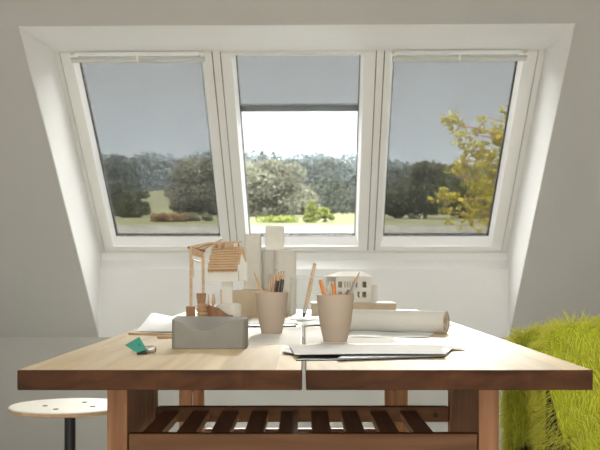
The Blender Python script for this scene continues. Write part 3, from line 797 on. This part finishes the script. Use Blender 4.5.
# ------------------------------------------------------------- pale model towers
def rbox(nm, px0, px1, py0, d, dep, m, label, rad=.012, taper=0.0, cat='model tower'):
    x0, x1 = (px0 - CX) * d / F, (px1 - CX) * d / F; xc = (x0 + x1) / 2; w = (x1 - x0) / 2; h = H - (py0 - CY) * d / F - TT
    mb = MB(); n = 8; rings = []
    def ring(sx, z, ins=0):
        b = len(mb.v); R = max(.0008, rad - ins * .3); ww = (w + sx) - ins; dd_ = dep / 2 - ins
        for cx_, cy_, a0 in ((1, 1, 0), (-1, 1, PI / 2), (-1, -1, PI), (1, -1, 1.5 * PI)):
            for k in range(n + 1):
                t = a0 + PI / 2 * k / n; mb.v.append((cx_ * (ww - R) + R * math.cos(t), cy_ * (dd_ - R) + R * math.sin(t), z))
        return b
    rr = [ring(taper, 0), ring(taper * .5, h * .5), ring(0, h - .005), ring(0, h - .0015, .0012), ring(0, h, .004)]
    N = 4 * (n + 1)
    for a_, b_ in zip(rr, rr[1:]):
        for k in range(N): mb.f.append([a_ + k, a_ + (k + 1) % N, b_ + (k + 1) % N, b_ + k]); mb.m.append(0)
    mb.f.append([rr[-1] + k for k in range(N)]); mb.m.append(0); mb.f.append([rr[0] + k for k in range(N)][::-1]); mb.m.append(0)
    o = mb.build(nm, m, loc=(xc, d + dep / 2, TT), smooth=True); return tag(o, label, cat, 'pale model towers at the far end')
rbox('model_tower', 244.5, 260.5, 234, 3.47, .07, M['foam'], 'pale model tower with cut corners, left of the three and slimmest', .012, .006)
rbox('model_tower', 265.5, 284, 226, 3.66, .06, M['foam'], 'tallest whitish model tower, standing behind the wide rounded one', .006, .002)
rbox('model_tower', 261.5, 275.5, 250, 3.50, .045, M['foam'], 'narrow rounded model tower beside the slim left one', .018)
rbox('model_tower', 275, 296.2, 250, 3.49, .07, M['foam'], 'wide rounded model tower on the right of the group', .02)
rbox('card_box', 232.5, 281.5, 290, 3.33, .10, M['card'], 'tan card box in front of the pale model towers', .001, cat='box')

# ------------------------------------------------------------- white house model on its base
D4 = 3.32
x0, x1 = mp(311.5, 0, D4).x, mp(396.3, 0, D4).x
o = MB().box((0, 0, 0), (x1 - x0, .19, H - (303 - CY) * D4 / F - TT)).build('shallow_box', M['card'], loc=(x0, D4, TT), bevel=.001)
o.data.materials.append(M['board']); o.data.polygons[1].material_index = 1
tag(o, 'shallow tan box with a pale top carrying the white house model', 'box')
zb_ = o.dimensions.z if False else H - (303 - CY) * D4 / F
D5 = 3.42
r = empty('villa_model', (mp(352, 0, D5).x, D5, zb_)); tag(r, 'white model house with rows of cut-out windows on the shallow box', 'architectural model'); O = r.location.copy()
def facade(xs, zs, holes, y0_, th_, m, nm, tf=None):
    mb = MB()
    for i in range(len(xs) - 1):
        for j in range(len(zs) - 1):
            if (i, j) in holes: continue
            mb.box((xs[i], y0_, zs[j]), (xs[i + 1], y0_ + th_, zs[j + 1]))
    if tf: mb.v = [tuple(tf(Vector(v))) for v in mb.v]
    return mb.build(nm, m, r)
zf = lambda py: mp(0, py, D5).z - O.z
xf = lambda px: mp(px, 0, D5).x - O.x
xs = [xf(p) for p in (336, 338.2, 342.2, 344.3, 345.4, 347.0, 348.0, 349.6, 350.6, 352.2, 353.2, 355.6, 357.4, 359.6, 362.4, 366.4, 371)]
zs = [0, zf(297.5), zf(291.8), zf(287.6), zf(281.6), zf(276.5)]
holes = {(i, j) for i in (1, 3, 5, 7, 9, 11, 12, 14) for j in (1, 3)} - {(12, 3), (11, 1)}
facade(xs, zs, holes, 0, .003, M['board'], 'front_wall')
# angled left wall
LW = .06
def tf(v): return Vector((xs[0] - .0 + (v.x) * -.55, v.x * .83, v.z))
facade([0, .014, .022, .032, .040, .058], zs, {(1, 1), (3, 1), (1, 3), (3, 3)}, 0, .003, M['board'], 'left_wall', tf)
MB().box((xs[0], .10, 0), (xs[-1], .103, zs[-1])).build('back_wall', M['card'], r)
MB().box((xs[-1] - .003, .003, 0), (xs[-1], .10, zs[-1])).build('right_wall', M['board'], r)
zr = zf(271.6)
mb = MB(); e = .004
A = (xs[0] - .036, .06, zs[-1]); B = (xs[0] - e, -e, zs[-1]); C_ = (xs[-1] + e, -e, zs[-1]); D_ = (xs[-1] + e, .106, zs[-1]); E_ = (xs[0] - .03, .106, zs[-1])
R0_ = (xs[0] + .012, .05, zr); R1_ = (xs[-1] - .028, .05, zr)
mb.poly([A, B, R0_]); mb.poly([B, C_, R1_, R0_]); mb.poly([C_, D_, R1_]); mb.poly([D_, E_, R0_, R1_]); mb.poly([E_, A, R0_]); mb.poly([A, E_, D_, C_, B])
mb.build('roof', M['board'], r)
facade([xs[-1] + .0005, xf(373.5), xf(376.0), xf(378.5)], [0, zf(293.8), zf(288.8), zf(285)], {(1, 1)}, .03, .003, M['board'], 'annex_wall')
MB().box((xs[-1] + .0005, .0335, 0), (xf(378.5), .07, zf(285) + .002)).build('annex', M['board'], r)

# ------------------------------------------------------------- outside: ground, trees
def gh(x, y):
    px_slope = np.interp(y, [7, 12, 15, 30, 60, 120, 200, 300, 380, 700], [-.25, .0, .040, .044, .050, .060, .069, .077, .079, .050])
    return H + px_slope * y + .3 * math.sin(x * .05 + y * .03) * min(1, y / 100) + (1.8 if y > 150 else 0) * math.sin(x * .031 + 2.2)
M['grass'] = pbr('pale meadow grass', (.060, .060, .035), .95, .35, .6, spec=0)
M['grass2'] = pbr('green field', (.13, .19, .06), .95, .2, .3, spec=0)
V = []; Fc = []; ys = list(np.concatenate([np.linspace(7.2, 40, 40), np.geomspace(42, 700, 60)])); xn = 90
for y in ys:
    for i in range(xn + 1):
        x = (i / xn - .5) * (40 + y * 1.8); V.append((x, y, gh(x, y)))
for j in range(len(ys) - 1):
    for i in range(xn): a_ = j * (xn + 1) + i; Fc.append((a_, a_ + 1, a_ + xn + 2, a_ + xn + 1))
o = raw('ground', V, Fc, M['grass'], smooth=True); o['kind'] = 'structure'
def leafmat(nm, c, tr=.3, isl=.5): return pbr(nm, c, .9, .3, .8, trans=tr, island=isl, spec=.02)
ML = {'olive': leafmat('olive leaves', (.10, .10, .072)), 'dark': leafmat('dark green leaves', (.050, .056, .028)), 'bright': leafmat('fresh green leaves', (.12, .14, .035)),
      'orange': leafmat('orange shrub leaves', (.14, .09, .045)), 'yellow': leafmat('yellow green leaves', (.19, .165, .022), .5, .45), 'grey': leafmat('grey green leaves', (.12, .12, .08)),
      'far': leafmat('distant woodland', (.03, .034, .026), .25, .45)}
M['bark'] = pbr('bark', (.10, .075, .05), .9, .2, 8)
M['bark_red'] = pbr('reddish twig bark', (.16, .08, .05), .8, .2, 8)
def leaves(blobs, n, size, up=.3):
    """blobs: (cx,cy,cz,rx,ry,rz) ellipsoids; leaf quads in clumps near their surfaces"""
    B = np.array(blobs); w = (B[:, 3] * B[:, 5]); w /= w.sum()
    ix = rng.choice(len(B), n, p=w); d = rng.normal(size=(n, 3)); d /= np.linalg.norm(d, axis=1)[:, None]
    rad = rng.uniform(.55, 1.06, n) ** .7
    p = B[ix, :3] + d * B[ix, 3:] * rad[:, None]
    a_ = rng.normal(size=(n, 3)); a_ /= np.linalg.norm(a_, axis=1)[:, None]
    b_ = np.cross(a_, rng.normal(size=(n, 3))); b_ /= np.linalg.norm(b_, axis=1)[:, None]
    s = size * rng.uniform(.6, 1.3, n)[:, None]
    a_ *= s; b_ *= s * .55
    V = np.stack([p - a_, p - b_, p + a_, p + b_], 1).reshape(-1, 3)
    return V, np.arange(4 * n).reshape(-1, 4)
def tree(nm, x, y, top, r_, mk, n, size, label, cat='tree', zb=None, ncl=26, wide=1.0, group=None, lowfrac=.0):
    z0 = gh(x, y) if zb is None else zb; hgt = top - z0
    rt = empty(nm, (x, y, z0)); tag(rt, label, cat, group)
    bl = []
    rnd = random.Random(int(x * 100 + y * 7))
    for k in range(ncl):
        t = rnd.uniform(lowfrac, .9); env = math.sin(PI * min(1, (t * .9 + .12))) ** .6
        a_ = rnd.uniform(0, 2 * PI); q = rnd.random() ** .5 * env * .75; s = r_ * rnd.uniform(.22, .38)
        zz = hgt * t; 
        if zz + s > hgt: zz = hgt - s
        bl.append((r_ * wide * q * math.cos(a_), r_ * q * math.sin(a_), zz, s * 1.1, s, s * .8))
    V, Fq = leaves(bl + [(b[0] * 1.12, b[1] * 1.12, min(b[2] * 1.04, hgt * .96), b[3] * .6, b[4] * .6, b[5] * .9) for b in bl], int(n * .8), size)
    f = raw('foliage', V, Fq, ML[mk], rt); f['kind'] = 'stuff'
    mb = MB().tube([(0, 0, -.2), (0, 0, hgt * .3), (r_ * .05, 0, hgt * .7)], [r_ * .07, r_ * .055, r_ * .02], 8)
    for b in bl[:10]: mb.tube([(0, 0, hgt * .25), (b[0] * .6, b[1] * .6, b[2] * .8), (b[0], b[1], b[2])], [r_ * .03, r_ * .02, r_ * .008], 5)
    mb.build('trunk', M['bark'], rt); return rt
def tx(px, d): return (px - CX) * d / F
def tz(py, d): return H + (CY - py) * d / F
tree('broadleaf_tree', tx(262, 55), 55, tz(158, 55), 2.6, 'olive', 26000, .085, 'big hazy olive tree seen on the left through the clear middle pane', ncl=46, wide=1.1)
tree('broadleaf_tree', tx(204, 62), 62, tz(156, 62), 2.5, 'olive', 20000, .09, 'big olive tree at the right side of the left window', ncl=40)
tree('broadleaf_tree', tx(298, 66), 66, tz(186, 66), 1.9, 'olive', 12000, .09, 'smaller olive tree in the middle of the clear pane', ncl=26)
tree('fir_tree', tx(136, 52), 52, tz(190, 52), 1.0, 'dark', 14000, .06, 'dark green rounded tree low in the left window', ncl=26, wide=1.0)
tree('fir_tree', tx(117, 58), 58, tz(197, 58), .8, 'dark', 9000, .06, 'small dark tree at the left edge of the left window', ncl=18)
tree('autumn_shrub', tx(166, 34), 34, tz(212, 34), .62, 'orange', 4500, .035, 'orange tinted shrub at the bottom of the left window', 'shrub', ncl=16, wide=1.5)
tree('autumn_shrub', tx(196, 36), 36, tz(212, 36), .5, 'grey', 3500, .035, 'grey green shrub under the olive tree in the left window', 'shrub', ncl=14, wide=1.5)
tree('garden_shrub', tx(311, 30), 30, tz(199, 30), .34, 'bright', 3500, .03, 'bright green shrub in front of the blue hills, middle window', 'shrub', ncl=16)
tree('garden_shrub', tx(325, 31.5), 31.5, tz(207, 31.5), .36, 'bright', 3000, .03, 'low bright green shrub right of the taller one, middle window', 'shrub', ncl=14)
tree('garden_shrub', tx(277, 30), 30, tz(214, 30), .55, 'bright', 3000, .03, 'wide low green shrub at the foot of the hazy olive tree', 'shrub', ncl=16, wide=1.5)
tree('broadleaf_tree', tx(425, 44), 44, tz(161, 44), 1.3, 'dark', 20000, .06, 'full dark green tree left of centre in the right window', ncl=44, lowfrac=.05, wide=1.1)
tree('broadleaf_tree', tx(396, 46), 46, tz(190, 46), 1.0, 'dark', 12000, .06, 'lower dark green tree at the left edge of the right window', ncl=26, lowfrac=.05)
tree('broadleaf_tree', tx(462, 47), 47, tz(176, 47), 1.5, 'dark', 14000, .06, 'dark green tree behind the yellow leaves in the right window', ncl=30, lowfrac=.05)

# yellow leaved tree close to the house on the right
rt = empty('yellow_leaved_tree', (3.1, 12.3, -.5)); tag(rt, 'yellow leaved tree whose branches reach into the right window', 'tree')
O = rt.location.copy()
mb = MB(); mb.tube([(0, 0, -.3), (0, 0, 1.8), (-.05, 0, 3.6), (-.1, 0, 4.6)], [.10, .085, .06, .02], 10)
tw = MB(); LV = []; rnd = random.Random(3)
def branch(p, q, n_):
    p, q = Vector(p), Vector(q); m_ = p.lerp(q, .5) + Vector((0, 0, .06)); tw.tube([p, m_, q], [.022, .012, .004], 6)
    for k in range(n_):
        t = rnd.uniform(.12, 1.0) ** .8; a_ = p.lerp(m_, t * 2) if t < .5 else m_.lerp(q, t * 2 - 1)
        e_ = a_ + Vector((rnd.uniform(-.26, .12), rnd.uniform(-.25, .25), rnd.uniform(-.20, .17))); tw.tube([a_, e_], [.004, .002], 4)
        for j in range(12):
            c_ = a_.lerp(e_, rnd.uniform(.2, 1.1)) + Vector([rnd.uniform(-.045, .045) for _ in range(3)]); LV.append(c_)
def B3(px, py, d): return mp(px, py, d) - O
T_ = lambda z: Vector((-.05, 0, z - O.z))
for (px, py, d, z, n_) in [(446, 122, 12.2, 2.45, 17), (462, 132, 12.0, 2.4, 17), (487, 118, 12.5, 2.6, 12), (454, 158, 12.1, 2.1, 13), (470, 150, 12.6, 2.2, 16), (452, 176, 12.0, 1.95, 13), (466, 182, 12.4, 1.9, 17),
                           (441, 197, 12.2, 1.75, 16), (443, 212, 12.1, 1.6, 16), (462, 207, 12.5, 1.65, 18), (476, 222, 12.0, 1.5, 17), (484, 168, 12.3, 2.0, 15), (492, 140, 12.7, 2.4, 13), (490, 200, 12.3, 1.7, 15), (540, 100, 12.3, 3.6, 14), (560, 140, 12.6, 3.2, 14), (570, 190, 11.8, 2.4, 14)]:
    branch(T_(z), B3(px, py, d), n_)
mb.build('trunk', M['bark'], rt); tw.build('branches', M['bark_red'], rt)
P_ = np.array([tuple(v) for v in LV]); n = len(P_)
a_ = rng.normal(size=(n, 3)); a_ /= np.linalg.norm(a_, axis=1)[:, None]; b_ = np.cross(a_, rng.normal(size=(n, 3))); b_ /= np.linalg.norm(b_, axis=1)[:, None]
s = .031 * rng.uniform(.6, 1.25, n)[:, None]; a_ *= s; b_ *= s * .68
V = np.stack([P_ - a_, P_ - a_ * .35 - b_, P_ + a_ * .45 - b_ * .8, P_ + a_, P_ + a_ * .45 + b_ * .8, P_ - a_ * .35 + b_], 1).reshape(-1, 3)
f = raw('leaves', V, np.arange(6 * n).reshape(-1, 6), ML['yellow'], rt); f['kind'] = 'stuff'

# garden wall below the windows outside
M['render'] = pbr('weathered pale render', (.20, .195, .17), .95, .25, 5, .3, 40, spec=0)
MB().box((-8, 13.6, -.5), (8, 13.68, tz(225, 13.6))).build('garden_wall', M['render'])['kind'] = 'structure'

# wooded hillside: crowns as displaced spheres
def ico(sub):
    bm = bmesh.new(); bmesh.ops.create_icosphere(bm, subdivisions=sub, radius=1); V = np.array([v.co[:] for v in bm.verts]); Fc = np.array([[v.index for v in f.verts] for f in bm.faces]); bm.free(); return V, Fc
IV, IF = ico(3)
variants = []
for k in range(8):
    d = np.array([1 + .32 * noise.noise(Vector(v) * 2.1 + Vector((k * 9, 0, 0))) + .20 * noise.noise(Vector(v) * 5.5 + Vector((0, k * 7, 0))) for v in IV]); variants.append(IV * d[:, None])
def forest(nm, y0_, y1_, n_, r0, r1, label, skip=None, xr=.34, tops=None):
    Vs = []; Fs = []; rn = random.Random(int(y0_)); c = 0; BL = []
    while c < n_:
        y = rn.uniform(y0_, y1_); x = rn.uniform(-xr, xr) * y; px = CX + x * F / y
        if skip and skip(px, y): c += .3; continue
        R = rn.uniform(r0, r1); v = variants[rn.randrange(8)]; a_ = rn.uniform(0, 6.28); ca, sa = math.cos(a_), math.sin(a_)
        W_ = v @ np.array([[ca, sa, 0], [-sa, ca, 0], [0, 0, 1]]) * np.array([R, R, R * rn.uniform(.8, 1.25)]) + np.array([x, y, gh(x, y) + R * .45])
        BL.append((x, y, gh(x, y) + R * .45, R * .95, R * .95, R * 1.0)); c += 1
    V_, F_ = leaves(BL, n_ * 330, r1 * .10); o = raw(nm, V_, F_, ML['far']); tag(o, label, 'woodland', kind='stuff'); return o
forest('woodland', 270, 380, 420, 4.0, 6.5, 'distant wooded ridge along the skyline outside')
forest('woodland', 150, 255, 420, 2.6, 4.2, 'wooded hillside below the skyline ridge', skip=lambda px, y: y < 210 and 125 < px < 235)
forest('woodland', 75, 140, 200, 1.2, 2.0, 'nearer bushes at the foot of the wooded hillside', skip=lambda px, y: 125 < px < 235)

# haze over the valley
def haze(dens):
    m, nt, out = nmat('valley haze'); v = nt.nodes.new('ShaderNodeVolumeScatter'); v.inputs['Color'].default_value = (.70, .86, 1, 1); v.inputs['Density'].default_value = dens; v.inputs['Anisotropy'].default_value = .3
    nt.links.new(v.outputs[0], out.inputs['Volume']); return m
o = MB().box((-260, 110, -5), (260, 420, 36)).build('haze', haze(.00035)); tag(o, 'thin bluish haze over the distant hills', 'haze', kind='stuff')

# ------------------------------------------------------------- world, lights, camera
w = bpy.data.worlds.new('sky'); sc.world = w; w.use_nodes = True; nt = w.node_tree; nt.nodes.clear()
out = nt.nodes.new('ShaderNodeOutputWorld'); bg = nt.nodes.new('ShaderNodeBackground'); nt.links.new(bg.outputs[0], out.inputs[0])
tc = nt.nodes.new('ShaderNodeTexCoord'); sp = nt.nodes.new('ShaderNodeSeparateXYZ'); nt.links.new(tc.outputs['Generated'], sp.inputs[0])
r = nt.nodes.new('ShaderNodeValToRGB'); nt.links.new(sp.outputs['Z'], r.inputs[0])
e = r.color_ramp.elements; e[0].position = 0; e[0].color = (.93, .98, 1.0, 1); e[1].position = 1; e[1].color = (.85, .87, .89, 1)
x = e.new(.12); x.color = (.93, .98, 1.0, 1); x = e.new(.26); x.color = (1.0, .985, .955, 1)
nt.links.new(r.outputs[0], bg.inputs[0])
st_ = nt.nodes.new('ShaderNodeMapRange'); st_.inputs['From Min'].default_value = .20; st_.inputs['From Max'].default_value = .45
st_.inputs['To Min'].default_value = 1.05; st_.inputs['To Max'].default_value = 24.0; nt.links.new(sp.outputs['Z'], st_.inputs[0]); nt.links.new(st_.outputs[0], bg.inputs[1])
def light(nm, typ, loc, rot, energy, **k):
    l = bpy.data.lights.new(nm, typ); l.energy = energy
    for a_, b_ in k.items(): setattr(l, a_, b_)
    o = bpy.data.objects.new(nm, l); COL.objects.link(o); o.location = loc; o.rotation_euler = rot; return o
# hazy low sun ahead, slightly to the right
sd = Vector((.12, 1, math.tan(math.radians(21)))).normalized()
s = light('sun', 'SUN', (0, 0, 20), (0, 0, 0), 12.0, angle=math.radians(14), color=(1, .97, .91)); s.rotation_mode = 'QUATERNION'; s.rotation_quaternion = sd.to_track_quat('Z', 'Y')
# added fill lights under the ceiling, out of view, without fixtures
for i, xx in enumerate((-1.3, 1.3)):
    light('ceiling_fill', 'AREA', (xx, .4, ZC - .02), (0, 0, 0), 24, shape='SQUARE', size=1.2, color=(1, .95, .86))
light('rear_fill', 'AREA', (0, YR + .06, 1.35), (PI / 2, 0, 0), 90, shape='RECTANGLE', size=4.0, size_y=1.7, color=(1, .98, .94))  # added fill light in front of the rear wall, which has no window
pt = light('window_portal', 'AREA', (0, 0, 0), (0, 0, 0), 1, shape='RECTANGLE', size=2.4, size_y=1.5)
pt.matrix_world = LM @ Matrix.Translation((0, .74, -.14)); pt.data.cycles.is_portal = True
cam = bpy.data.cameras.new('camera'); co = bpy.data.objects.new('camera', cam); COL.objects.link(co)
co.location = (0, 0, H); co.rotation_euler = (PI / 2, 0, 0); cam.sensor_width = 36; cam.lens = F * 36 / 600; cam.clip_end = 2000; cam.clip_start = .05
cam.shift_x = -(CX - 300) / 600; cam.shift_y = (CY - 225) / 600
cam.dof.use_dof = True; cam.dof.focus_distance = 2.1; cam.dof.aperture_fstop = 16
sc.camera = co
sc.view_settings.view_transform = 'Standard'; sc.view_settings.look = 'None'; sc.view_settings.gamma = 1; sc.view_settings.exposure = 0; sc.view_settings.use_curve_mapping = False
